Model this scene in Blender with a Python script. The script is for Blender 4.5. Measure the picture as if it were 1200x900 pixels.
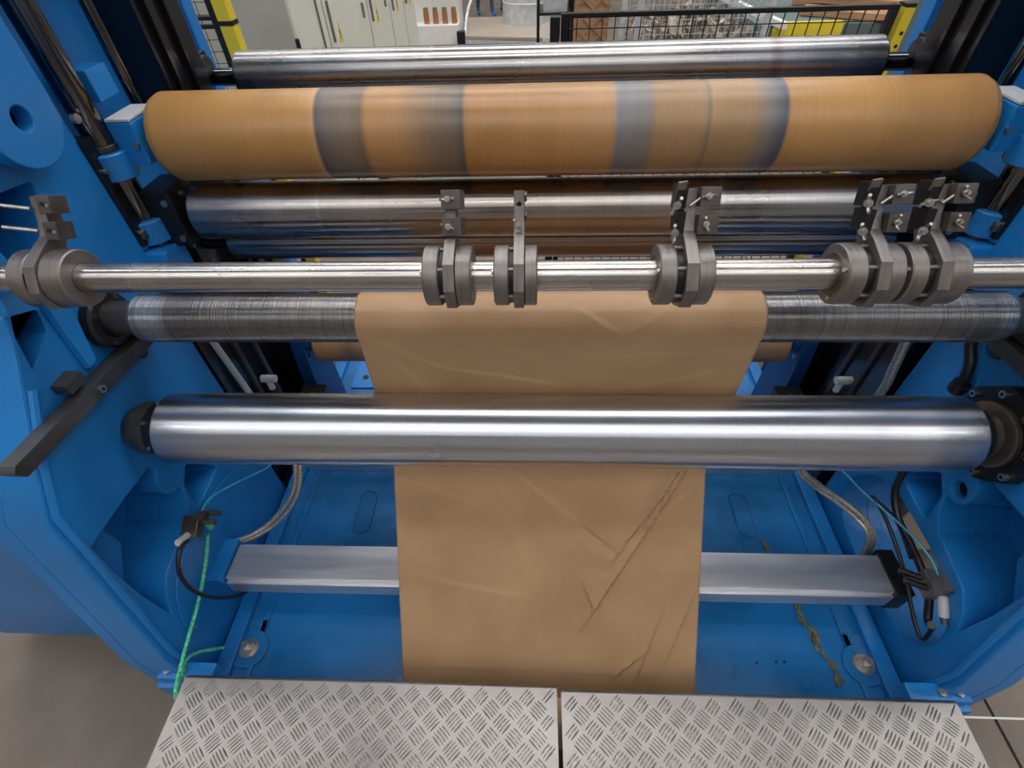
import bpy, bmesh, math, random
from mathutils import Vector, Matrix, noise
random.seed(7)
for o in list(bpy.data.objects): bpy.data.objects.remove(o)
S = bpy.context.scene
COL = S.collection
PI = math.pi

# ---------------------------------------------------------------- camera
PITCH, YAW, ROLL, FPX = math.radians(45.7), math.radians(3.5), math.radians(-2.3), 590.0
def _ray(u, v):
    u, v = u*math.cos(ROLL)-v*math.sin(ROLL), u*math.sin(ROLL)+v*math.cos(ROLL)
    d = (u, math.cos(PITCH)+v*math.sin(PITCH), -math.sin(PITCH)+v*math.cos(PITCH))
    c, s = math.cos(YAW), math.sin(YAW)
    return Vector((c*d[0]-s*d[1], s*d[0]+c*d[1], d[2]))
_f = _ray(0, 0); _r = _ray(1, 0)-_f; _u = _ray(0, 1)-_f
cd = bpy.data.cameras.new('camera'); cam = bpy.data.objects.new('camera', cd); COL.objects.link(cam)
m3 = Matrix((_r, _u, -_f)).transposed()
cam.matrix_world = Matrix.Translation((-0.05, 0, 1.95)) @ m3.to_4x4()
cd.sensor_fit = 'HORIZONTAL'; cd.sensor_width = 36; cd.lens = FPX/1200*36; cd.clip_start = .02; cd.clip_end = 100
S.camera = cam
S.view_settings.view_transform = 'Standard'; S.view_settings.look = 'None'
S.view_settings.exposure = 0.0; S.view_settings.gamma = 1
# ---------------------------------------------------------------- world and daylight
W = bpy.data.worlds.new('world'); S.world = W; W.use_nodes = True
W.node_tree.nodes['Background'].inputs[0].default_value = (.85, .92, 1, 1)
W.node_tree.nodes['Background'].inputs[1].default_value = .35
LAMP_POWER = 15.0
SKIES = [(-7.0, 1.8), (-4.9, 2.2), (-2.0, 2.2), (2.6, 6.5), (6.9, 6.5), (12.5, 5.0)]   # (y, strength) of the roof light bands
LAMPS = [(-4.5, -3.2), (0, -3.2), (4.5, -3.2), (-4.5, .9), (0.0, .9), (4.5, .9), (-4.5, 5.2), (.3, 5.2), (4.5, 5.2), (-3.5, 10.5), (3.5, 10.5)]

# ---------------------------------------------------------------- materials
def nt(name):
    m = bpy.data.materials.new(name); m.use_nodes = True
    return m, m.node_tree, m.node_tree.nodes['Principled BSDF']
def mat(name, col, rough=.5, metal=0, var=.12, scale=8, bump=0, bscale=60, stretch=(1, 1, 1), spec=.5, coat=0, col2=None, aniso=0, rvar=0):
    m, t, b = nt(name); N, Lk = t.nodes, t.links
    tc = N.new('ShaderNodeTexCoord'); mp = N.new('ShaderNodeMapping'); mp.inputs['Scale'].default_value = stretch
    Lk.new(tc.outputs['Object'], mp.inputs[0])
    nz = N.new('ShaderNodeTexNoise'); nz.inputs['Scale'].default_value = scale; nz.inputs['Detail'].default_value = 5
    Lk.new(mp.outputs[0], nz.inputs['Vector'])
    cr = N.new('ShaderNodeValToRGB'); cr.color_ramp.elements[0].position = .3; cr.color_ramp.elements[1].position = .7
    a = [max(0, c*(1-var)) for c in col]; bb = col2 or [min(1, c*(1+var)) for c in col]
    cr.color_ramp.elements[0].color = (*a, 1); cr.color_ramp.elements[1].color = (*bb, 1)
    Lk.new(nz.outputs[0], cr.inputs[0]); Lk.new(cr.outputs[0], b.inputs['Base Color'])
    b.inputs['Roughness'].default_value = rough; b.inputs['Metallic'].default_value = metal
    b.inputs['Specular IOR Level'].default_value = spec; b.inputs['Coat Weight'].default_value = coat
    b.inputs['Anisotropic'].default_value = aniso
    if rvar:
        mr = N.new('ShaderNodeMapRange'); mr.inputs[3].default_value = rough-rvar; mr.inputs[4].default_value = rough+rvar
        mr.inputs[1].default_value = .3; mr.inputs[2].default_value = .7
        Lk.new(nz.outputs[0], mr.inputs[0]); Lk.new(mr.outputs[0], b.inputs['Roughness'])
    if bump:
        n2 = N.new('ShaderNodeTexNoise'); n2.inputs['Scale'].default_value = bscale; n2.inputs['Detail'].default_value = 3
        Lk.new(mp.outputs[0], n2.inputs['Vector'])
        bp = N.new('ShaderNodeBump'); bp.inputs['Strength'].default_value = bump; bp.inputs['Distance'].default_value = .004
        Lk.new(n2.outputs[0], bp.inputs['Height']); Lk.new(bp.outputs[0], b.inputs['Normal'])
    return m
BLUE = (.013, .195, .55)
M = {}
M['blue'] = mat('blue machine paint', BLUE, .34, 0, .10, 3, .05, 30, spec=.5)
M['blue_base'] = mat('worn blue base paint', (.012, .165, .45), .30, 0, .22, 5, .07, 22, spec=.5, rvar=.08)
M['blue_dark'] = mat('dark blue paint', (.006, .06, .22), .4, 0, .1, 4)
M['navy'] = mat('navy paint', (.004, .03, .12), .45, 0, .2, 4)
M['black'] = mat('black oxide steel', (.012, .012, .014), .38, .2, .3, 12, spec=.5)
M['rubber'] = mat('black rubber hose', (.01, .01, .012), .35, 0, .2, 20)
M['column'] = mat('black lacquered column', (.008, .008, .01), .22, 0, .3, 4, spec=.6)
M['dark_steel'] = mat('dark brown steel', (.115, .098, .092), .45, .6, .25, 30, .1, 200, rvar=.1)
M['ring_steel'] = mat('dull ground steel', (.215, .19, .18), .42, .7, .18, 22, .06, 300, (8, 1, 1), rvar=.08)
M['bolt'] = mat('zinc bolt', (.50, .48, .44), .34, 1, .15, 60)
M['grip'] = mat('grey lever steel', (.07, .07, .075), .42, .6, .25, 18)
M['rod'] = mat('polished dark rod', (.15, .15, .155), .12, 1, .2, 6)
M['alu'] = mat('mill aluminium', (.74, .74, .77), .36, .85, .08, 5, .04, 200, (1, 12, 12), rvar=.06)
M['tread'] = mat('aluminium tread plate', (.27, .25, .24), .38, .9, .22, 4, .05, 60, rvar=.05)
M['tread_bar'] = mat('polished highlit tread bars', (.52, .50, .48), .26, .95, .15, 12)  # same metal as the sheet: polish, plus highlights put into the colour
M['concrete'] = mat('concrete floor', (.20, .165, .135), .62, 0, .22, 3.5, .1, 60, spec=.3)
M['joint'] = mat('dark joint filler', (.03, .027, .024), .8, 0, .2, 10)
M['cab'] = mat('cabinet beige paint', (.72, .71, .61), .45, 0, .03, 3)
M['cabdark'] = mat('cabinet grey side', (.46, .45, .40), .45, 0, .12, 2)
M['yellow'] = mat('yellow paint', (.78, .60, .035), .4, 0, .06, 6)
M['wire'] = mat('dark mesh wire', (.03, .03, .03), .5, .3, .2, 9)
M['white'] = mat('white enamel', (.78, .76, .72), .45, 0, .05, 4)
M['galv'] = mat('galvanised sheet', (.66, .69, .72), .42, .5, .14, 14)
M['wood'] = mat('raw board wood', (.36, .20, .10), .6, 0, .3, 3, .1, 40, (1, 8, 8))
M['waste'] = mat('waste paper scraps', (.36, .26, .18), .7, 0, .8, 9, .3, 30, col2=(.55, .45, .35))
M['greypaint'] = mat('grey green paint', (.11, .155, .155), .45, 0, .08, 4)
M['midgrey'] = mat('mid grey handle', (.16, .16, .15), .45, 0, .1, 9)
M['red'] = mat('red air hose', (.45, .05, .03), .4, 0, .1, 9)
M['orangecan'] = mat('rust orange tin', (.42, .15, .06), .45, .1, .2, 16)
M['olive'] = mat('olive lid', (.20, .18, .07), .5, 0, .2, 16)
M['green'] = mat('green cord', (.01, .42, .20), .5, 0, .45, 140, .3, 200, (1, 1, 1), col2=(.15, .75, .45))
M['cyan'] = mat('pale blue air tube', (.06, .42, .62), .3, 0, .05, 10)
M['braid'] = mat('braided steel hose', (.50, .47, .42), .35, .75, .4, 160, .3, 260)
M['lightgrey'] = mat('light grey plastic', (.55, .55, .55), .4, 0, .05, 10)
M['glue'] = mat('dried glue', (.13, .14, .10), .75, 0, .5, 60, .4, 90)
M['beige'] = mat('beige cover sheet', (.42, .34, .27), .5, 0, .06, 5)
M['wall'] = mat('hall wall paint', (.45, .44, .43), .8, 0, .05, 1)
M['ceil'] = mat('hall ceiling sheet', (.50, .50, .50), .8, 0, .06, 1)
M['brown_bear'] = mat('brown oiled bearing steel', (.13, .105, .09), .33, .7, .35, 14)
M['jeans'] = mat('blue jeans', (.03, .055, .11), .8, 0, .2, 20)
M['darkcloth'] = mat('dark workwear', (.02, .022, .03), .8, 0, .2, 20)
M['skin'] = mat('skin', (.50, .30, .21), .5, 0, .05, 10)
M['shoe'] = mat('blue shoe', (.02, .12, .35), .5, 0, .1, 10)
M['hair'] = mat('dark hair', (.03, .02, .015), .6, 0, .2, 30)
m, t, b = nt('lamp diffuser'); b.inputs['Emission Color'].default_value = (1, .98, .95, 1); b.inputs['Emission Strength'].default_value = LAMP_POWER; b.inputs['Base Color'].default_value = (.8, .8, .8, 1); M['lamp'] = m
for i, (y, p) in enumerate(SKIES):
    m, t, b = nt('skylight panel'); b.inputs['Emission Color'].default_value = (.95, .98, 1, 1); b.inputs['Emission Strength'].default_value = p; b.inputs['Base Color'].default_value = (.8, .8, .8, 1); M['skylight%d' % i] = m

ANI = .25
def roller_mat(name, stops, rough, metal, axial=.12, bump=.02, rvar=.08, blotch=.15, rscale=40, linew=(140, 2, 2)):
    """colour bands along the axis (object X) with turning marks round the barrel and soft blotches"""
    m, t, b = nt(name); N, Lk = t.nodes, t.links
    tc = N.new('ShaderNodeTexCoord'); sp = N.new('ShaderNodeSeparateXYZ'); Lk.new(tc.outputs['Object'], sp.inputs[0])
    mr = N.new('ShaderNodeMapRange'); mr.inputs[1].default_value = -1; mr.inputs[2].default_value = 1
    Lk.new(sp.outputs[0], mr.inputs[0])
    cr = N.new('ShaderNodeValToRGB'); el = cr.color_ramp.elements
    while len(el) > 1: el.remove(el[-1])
    for i, (x, c) in enumerate(stops):
        e = el[0] if i == 0 else el.new((x+1)/2)
        e.position = (x+1)/2; e.color = (*c, 1)
    Lk.new(mr.outputs[0], cr.inputs[0])
    mp = N.new('ShaderNodeMapping'); mp.inputs['Scale'].default_value = linew; Lk.new(tc.outputs['Object'], mp.inputs[0])
    n1 = N.new('ShaderNodeTexNoise'); n1.inputs['Scale'].default_value = 1; n1.inputs['Detail'].default_value = 6; Lk.new(mp.outputs[0], n1.inputs['Vector'])
    n2 = N.new('ShaderNodeTexNoise'); n2.inputs['Scale'].default_value = 5; n2.inputs['Detail'].default_value = 2.5; Lk.new(tc.outputs['Object'], n2.inputs['Vector'])
    def mul(src, noise_, amt):
        r = N.new('ShaderNodeMapRange'); r.inputs[1].default_value = .3; r.inputs[2].default_value = .7
        r.inputs[3].default_value = 1-amt; r.inputs[4].default_value = 1+amt; Lk.new(noise_.outputs[0], r.inputs[0])
        v = N.new('ShaderNodeVectorMath'); v.operation = 'SCALE'; Lk.new(src, v.inputs[0]); Lk.new(r.outputs[0], v.inputs['Scale'])
        return v.outputs[0]
    o = mul(mul(cr.outputs[0], n1, axial), n2, blotch)
    Lk.new(o, b.inputs['Base Color']); b.inputs['Metallic'].default_value = metal
    if metal:
        tg = N.new('ShaderNodeTangent'); tg.direction_type = 'RADIAL'; tg.axis = 'X'; Lk.new(tg.outputs[0], b.inputs['Tangent'])
        b.inputs['Anisotropic'].default_value = .85; b.inputs['Anisotropic Rotation'].default_value = ANI
    r = N.new('ShaderNodeMapRange'); r.inputs[1].default_value = .3; r.inputs[2].default_value = .7
    r.inputs[3].default_value = rough-rvar; r.inputs[4].default_value = rough+rvar; Lk.new(n2.outputs[0], r.inputs[0]); Lk.new(r.outputs[0], b.inputs['Roughness'])
    if bump:
        bp = N.new('ShaderNodeBump'); bp.inputs['Strength'].default_value = bump; bp.inputs['Distance'].default_value = .003
        Lk.new(n1.outputs[0], bp.inputs['Height']); Lk.new(bp.outputs[0], b.inputs['Normal'])
    return m

# ---------------------------------------------------------------- mesh helpers
class MB:
    def __init__(s): s.bm = bmesh.new()
    def _merge(s, t, mtx=None):
        if mtx is not None: bmesh.ops.transform(t, matrix=mtx, verts=t.verts)
        me = bpy.data.meshes.new('t'); t.to_mesh(me); t.free(); s.bm.from_mesh(me); bpy.data.meshes.remove(me); return s
    def box(s, c, d, bev=.0, rot=None, seg=2):
        t = bmesh.new(); bmesh.ops.create_cube(t, size=1)
        bmesh.ops.scale(t, vec=d, verts=t.verts)
        if bev: bmesh.ops.bevel(t, geom=t.edges[:], offset=min(bev, min(d)*.45), segments=seg, profile=.5, affect='EDGES')
        mt = Matrix.Translation(c)
        if rot is not None: mt = mt @ rot
        return s._merge(t, mt)
    def span(s, a, b, bev=0):
        a, b = Vector(a), Vector(b)
        return s.box((a+b)/2, [abs(x) for x in (b-a)], bev)
    def cyl(s, a, b, r, seg=24, r2=None, bev=0):
        a, b = Vector(a), Vector(b); L = (b-a).length
        t = bmesh.new(); bmesh.ops.create_cone(t, cap_ends=True, segments=seg, radius1=r, radius2=r if r2 is None else r2, depth=L)
        if bev:
            ed = [e for e in t.edges if abs(e.verts[0].co.z-e.verts[1].co.z) < 1e-6]
            bmesh.ops.bevel(t, geom=ed, offset=bev, segments=2, profile=.5, affect='EDGES')
        q = (b-a).to_track_quat('Z', 'Y').to_matrix().to_4x4()
        return s._merge(t, Matrix.Translation((a+b)/2) @ q)
    def rev(s, prof, seg=64, c=(0, 0, 0), axis='X'):
        """revolve (x, r) profile round the axis through c; r=0 ends are closed"""
        t = bmesh.new(); rings = []
        for x, r in prof:
            if r <= 1e-7: rings.append([t.verts.new((x, 0, 0))])
            else: rings.append([t.verts.new((x, r*math.cos(2*PI*k/seg), r*math.sin(2*PI*k/seg))) for k in range(seg)])
        for A, B in zip(rings, rings[1:]):
            for k in range(seg):
                k2 = (k+1) % seg
                if len(A) == 1 and len(B) == 1: break
                if len(A) == 1: t.faces.new((A[0], B[k], B[k2]))
                elif len(B) == 1: t.faces.new((A[k], B[0], A[k2]))
                else: t.faces.new((A[k], B[k], B[k2], A[k2]))
        bmesh.ops.recalc_face_normals(t, faces=t.faces)
        mt = Matrix.Translation(c)
        if axis == 'Z': mt = mt @ Matrix.Rotation(-PI/2, 4, 'Y')
        if axis == 'Y': mt = mt @ Matrix.Rotation(PI/2, 4, 'Z')
        return s._merge(t, mt)
    def ring(s, x0, x1, ri, ro, seg=48, c=(0, 0, 0), ch=.0015, axis='X'):
        return s.rev([(x0, ri), (x0, ro-ch), (x0+ch, ro), (x1-ch, ro), (x1, ro-ch), (x1, ri), (x0, ri)], seg, c, axis)
    def tube(s, pts, r, seg=10, sub=6):
        P = [Vector(p) for p in pts]; Q = []
        if sub > 1 and len(P) > 2:
            for i in range(len(P)-1):
                p0, p1, p2, p3 = P[max(i-1, 0)], P[i], P[i+1], P[min(i+2, len(P)-1)]
                for k in range(sub):
                    u = k/sub
                    Q.append(.5*((2*p1)+(p2-p0)*u+(2*p0-5*p1+4*p2-p3)*u*u+(3*p1-p0-3*p2+p3)*u**3))
            Q.append(P[-1])
        else: Q = P
        t = bmesh.new(); rings = []; n = None
        for i, q in enumerate(Q):
            d = (Q[min(i+1, len(Q)-1)]-Q[max(i-1, 0)]).normalized()
            if n is None: n = d.orthogonal().normalized()
            n = (n-d*n.dot(d)).normalized(); bn = d.cross(n)
            rings.append([t.verts.new(q+r*(n*math.cos(2*PI*k/seg)+bn*math.sin(2*PI*k/seg))) for k in range(seg)])
        for A, B in zip(rings, rings[1:]):
            for k in range(seg): t.faces.new((A[k], A[(k+1) % seg], B[(k+1) % seg], B[k]))
        t.faces.new(rings[0][::-1]); t.faces.new(rings[-1])
        bmesh.ops.recalc_face_normals(t, faces=t.faces)
        return s._merge(t)
    def prism(s, poly, x0, x1, axis='X', bev=0):
        """poly in the plane across the axis: X -> (y,z), Y -> (x,z), Z -> (x,y)"""
        t = bmesh.new()
        f = {'X': lambda p, h: (h, p[0], p[1]), 'Y': lambda p, h: (p[0], h, p[1]), 'Z': lambda p, h: (p[0], p[1], h)}[axis]
        A = [t.verts.new(f(p, x0)) for p in poly]; B = [t.verts.new(f(p, x1)) for p in poly]
        t.faces.new(A); t.faces.new(B[::-1])
        n = len(poly)
        for k in range(n): t.faces.new((A[k], B[k], B[(k+1) % n], A[(k+1) % n]))
        bmesh.ops.recalc_face_normals(t, faces=t.faces)
        if bev: bmesh.ops.bevel(t, geom=t.edges[:], offset=bev, segments=2, profile=.5, affect='EDGES')
        return s._merge(t)
    def hexa(s, c, r, h, axis=(0, 0, 1)):
        a = Vector(axis).normalized(); c = Vector(c)
        return s.cyl(c, c+a*h, r, 6)
    def build(s, name, material, parent=None, label=None, cat=None, group=None, kind=None, smooth=35, loc=None):
        me = bpy.data.meshes.new(name); s.bm.to_mesh(me); s.bm.free()
        return link(name, me, material, parent, label, cat, group, kind, smooth, loc)
def link(name, me, material, parent=None, label=None, cat=None, group=None, kind=None, smooth=35, loc=None):
    if smooth:
        me.shade_smooth(); me.set_sharp_from_angle(angle=math.radians(min(smooth, 32) if smooth < 90 else smooth))
    for mm in (material if isinstance(material, (list, tuple)) else [material]): me.materials.append(M[mm] if isinstance(mm, str) else mm)
    o = bpy.data.objects.new(name, me); COL.objects.link(o)
    if parent: o.parent = parent
    if loc: o.location = loc
    if smooth and smooth < 90:
        w = o.modifiers.new('normals', 'WEIGHTED_NORMAL'); w.keep_sharp = True; w.weight = 50
    tag(o, label, cat, group, kind); return o
def tag(o, label=None, cat=None, group=None, kind=None):
    if label: o['label'] = label
    if cat: o['category'] = cat
    if group: o['group'] = group
    if kind: o['kind'] = kind
    return o
def thing(name, loc, label, cat, group=None, rz=0, kind=None):
    o = bpy.data.objects.new(name, None); COL.objects.link(o); o.location = loc; o.rotation_euler = (0, 0, rz); o.empty_display_size = .05
    return tag(o, label, cat, group, kind)
def at(o, p):  # local coordinate inside an unrotated thing
    return Vector(p)-o.location
def plate(name, outline, holes, x0, x1, material, parent=None, bev=.004, smooth_pts=False, **kw):
    """a plate in the YZ plane between x0 and x1 with real holes cut through it"""
    cu = bpy.data.curves.new('c', 'CURVE'); cu.dimensions = '2D'; cu.fill_mode = 'BOTH'
    cu.extrude = max(abs(x1-x0)/2-bev, .0005); cu.bevel_depth = bev; cu.bevel_resolution = 1; cu.offset = -bev
    for pts in [outline]+list(holes):
        sp = cu.splines.new('POLY'); sp.points.add(len(pts)-1); sp.use_cyclic_u = True
        for q, p in zip(sp.points, pts): q.co = (p[0], p[1], 0, 1)
    ob = bpy.data.objects.new('c', cu); COL.objects.link(ob)
    dg = bpy.context.evaluated_depsgraph_get(); dg.update()
    me = bpy.data.meshes.new_from_object(ob.evaluated_get(dg))
    bpy.data.objects.remove(ob); bpy.data.curves.remove(cu)
    xm = (x0+x1)/2   # curve (x,y,z) -> world (z, x, y)
    me.transform(Matrix(((0, 0, 1, xm), (1, 0, 0, 0), (0, 1, 0, 0), (0, 0, 0, 1))))
    me.name = name; me.materials.clear()
    off = kw.pop('off', None)
    if off is not None: me.transform(Matrix.Translation(-Vector(off)))
    return link(name, me, material, parent, **kw)
def circ(cy, cz, r, n=24): return [(cy+r*math.cos(2*PI*k/n), cz+r*math.sin(2*PI*k/n)) for k in range(n)]
def rnd(poly, r, n=4):
    """round the corners of a polygon"""
    out = []; L = len(poly)
    for i in range(L):
        p0, p, p1 = Vector(poly[i-1]), Vector(poly[i]), Vector(poly[(i+1) % L])
        a = (p0-p); b = (p1-p); ra = min(r, a.length*.45); rb = min(r, b.length*.45)
        A = p+a.normalized()*ra; B = p+b.normalized()*rb
        for k in range(n+1):
            u = k/n; out.append(tuple((1-u)**2*A+2*u*(1-u)*p+u*u*B))
    return out
def copytree(o, loc=None, parent=None):
    c = o.copy(); COL.objects.link(c)
    if parent: c.parent = parent
    if loc is not None: c.location = loc
    for ch in list(o.children): copytree(ch, None, c)
    return c

# ================================================================ SETTING
fl = thing('floor', (0, 3, 0), 'brown grey concrete floor of the hall cut into slabs by dark joints', None, kind='structure')
MB().span((-11, -12, -.05), (11, 15, -.012)).build('joint_bed', 'joint', fl, smooth=0)
fl.children[0].location = (0, 0, 0)
slab_cache = {}
for i in range(-3, 3):
    x0, x1 = 1.434+4*i, 1.434+4*(i+1)
    off = 1.35 if i >= 0 else -1.6
    ys = [-8.9]+[off+4*j for j in range(-2, 5) if -8.8 < off+4*j < 16.9]+[17.9]
    for y0, y1 in zip(ys, ys[1:]):
        k = (round(y1-y0, 3))
        if k not in slab_cache:
            b_ = MB(); b_.box((0, 0, -.015), (4-.009, k-.005, .03), .002)
            slab_cache[k] = b_.build('slab', 'concrete', fl, smooth=0, loc=((x0+x1)/2, (y0+y1)/2-3, 0))
        else:
            c = slab_cache[k].copy(); COL.objects.link(c); c.location = ((x0+x1)/2, (y0+y1)/2-3, 0)
for c in fl.children:
    if c.name.startswith('joint_bed'): continue
MB().box((3.4, .409-3, .0006), (4.2, .006, .001)).build('painted_line', 'white', fl)
# hall shell
MB().span((-10.6, 18, 0), (10.6, 18.2, 8)).build('wall_back', 'wall', kind='structure')
MB().span((-10.6, -9.2, 0), (10.6, -9, 8)).build('wall_front', 'wall', kind='structure')
MB().span((-10.8, -9.2, 0), (-10.6, 18.2, 8)).build('wall_left', 'wall', kind='structure')
MB().span((10.6, -9.2, 0), (10.8, 18.2, 8)).build('wall_right', 'wall', kind='structure')
MB().span((-10.8, -9.2, 7), (10.8, 18.2, 7.2)).build('ceiling', 'ceil', kind='structure')
for i, (y, p) in enumerate(SKIES):
    MB().span((-8.5, y-.55, 6.96), (8.5, y+.55, 6.99)).build('window_%d' % (i+1), 'skylight%d' % i, kind='structure')
    fr_ = bpy.data.objects['window_%d' % (i+1)]
    for x in range(-8, 9, 2): MB().span((x-.03, y-.55, 6.93), (x+.03, y+.55, 6.96)).build('glazing_bar', 'galv', fr_)
for i, (x, y) in enumerate(LAMPS):
    L = thing('ceiling_light', (x, y, 6.6), 'long white strip light hanging under the hall ceiling', 'light', 'hall strip lights')
    MB().box((0, 0, .08), (2.7, .36, .10), .01).build('housing', 'white', L)
    MB().box((0, 0, .02), (2.6, .30, .03), .005).build('diffuser', 'lamp', L)
    for s in (-1, 1): MB().cyl((s*1.0, 0, .12), (s*1.0, 0, .42), .008, 8).build('hanger', 'black', L)

# ================================================================ MACHINE BASE
base = thing('machine_bed', (0, 1.2, 0), 'wide blue painted base tray on the floor between the side frames', 'machine base')
def bp(*a): return [q for q in a]
b_ = MB(); b_.span((-1.045, -.85, .04), (1.045, 1.3, .22), .006); b_.build('floor_pan', 'blue_base', base)
b_ = MB(); b_.span((-1.03, -.02, .218), (1.03, .0, .262), .004); b_.build('cross_bar', 'alu', base, label='thin bare metal cross bar at the back of the tray')
for s in (-1, 1):
    b_ = MB(); b_.span((s*.925, -.82, .219), (s*.945, -.03, .229), .003); b_.build('side_strip', 'blue_base', base)
    b_ = MB(); b_.span((s*.985, -.85, .219), (s*1.035, 1.2, .245), .004); b_.build('angle_strip', 'blue', base)
    x, y = s*.985, -.71
    b_ = MB(); b_.cyl((s*.955, y, .219), (s*.955, y, .230), .058, 32, bev=.003); b_.span((s*.955-.03, y+.02, .219), (s*.955+.03, y+.09, .229), .003)
    pad = b_.build('bolt_pad', 'blue_base', base)
    b_ = MB(); b_.cyl((s*.955, y, .230), (s*.955, y, .234), .030, 24); b_.hexa((s*.955, y, .234), .019, .022); b_.cyl((s*.955, y, .256), (s*.955, y, .272), .010, 16)
    b_.build('bolt', 'bolt', pad)
# raised key slot outlines on the tray
def racetrack(cx, cy, w, h, n=10):
    P = []
    for k in range(n+1): a = PI*k/n; P.append((cx+w*math.cos(a), cy+h+w*math.sin(a)))
    for k in range(n+1): a = PI+PI*k/n; P.append((cx+w*math.cos(a), cy-h+w*math.sin(a)))
    return P
for x, y in ((-.70, -.21), (.74, -.20)):
    pts = [(px, py, .2205) for px, py in racetrack(x, y, .032, .06)]; pts.append(pts[0])
    MB().tube(pts, .0022, 5, 1).build('slot_outline', 'blue_dark', base)
# dried glue streak on the right
pts = []
random.seed(3)
for k in range(40):
    u = k/39; y = -.30-.47*u; pts.append((.775+.095*u+.006*math.sin(u*30)+random.uniform(-.004, .004), y, .2235))
t_ = MB(); t_.tube(pts, .0065, 6, 1)
for k in range(26):
    u = random.random(); t_.box((.775+.095*u+random.uniform(-.012, .012), -.30-.47*u, .223), (random.uniform(.008, .02), random.uniform(.01, .03), .005), .002, Matrix.Rotation(random.uniform(-.6, .6), 4, 'Z'))
t_.build('glue_streak', 'glue', base, kind='stuff')
for x, y in ((.64, -.71), (.70, -.705), (.725, -.705), (.71, -.12), (.60, -.50)): MB().cyl((x, y, .2195), (x, y, .2208), .0045, 12).build('drilled_hole', 'black', base)
# shelf plate behind the bar, with a slotted mounting plate
b_ = MB(); b_.span((-.93, .45, .22), (-.80, 1.0, .228), .003); r_ = b_.build('mounting_plate', 'blue', base)
MB().cyl((-.87, .52, .228), (-.87, .52, .2295), .015, 20).build('hole', 'black', r_)
b_ = MB(); b_.span((-.76, .35, .22), (-.60, .95, .25), .003); b_.build('pale_strip', 'blue', base)

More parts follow.
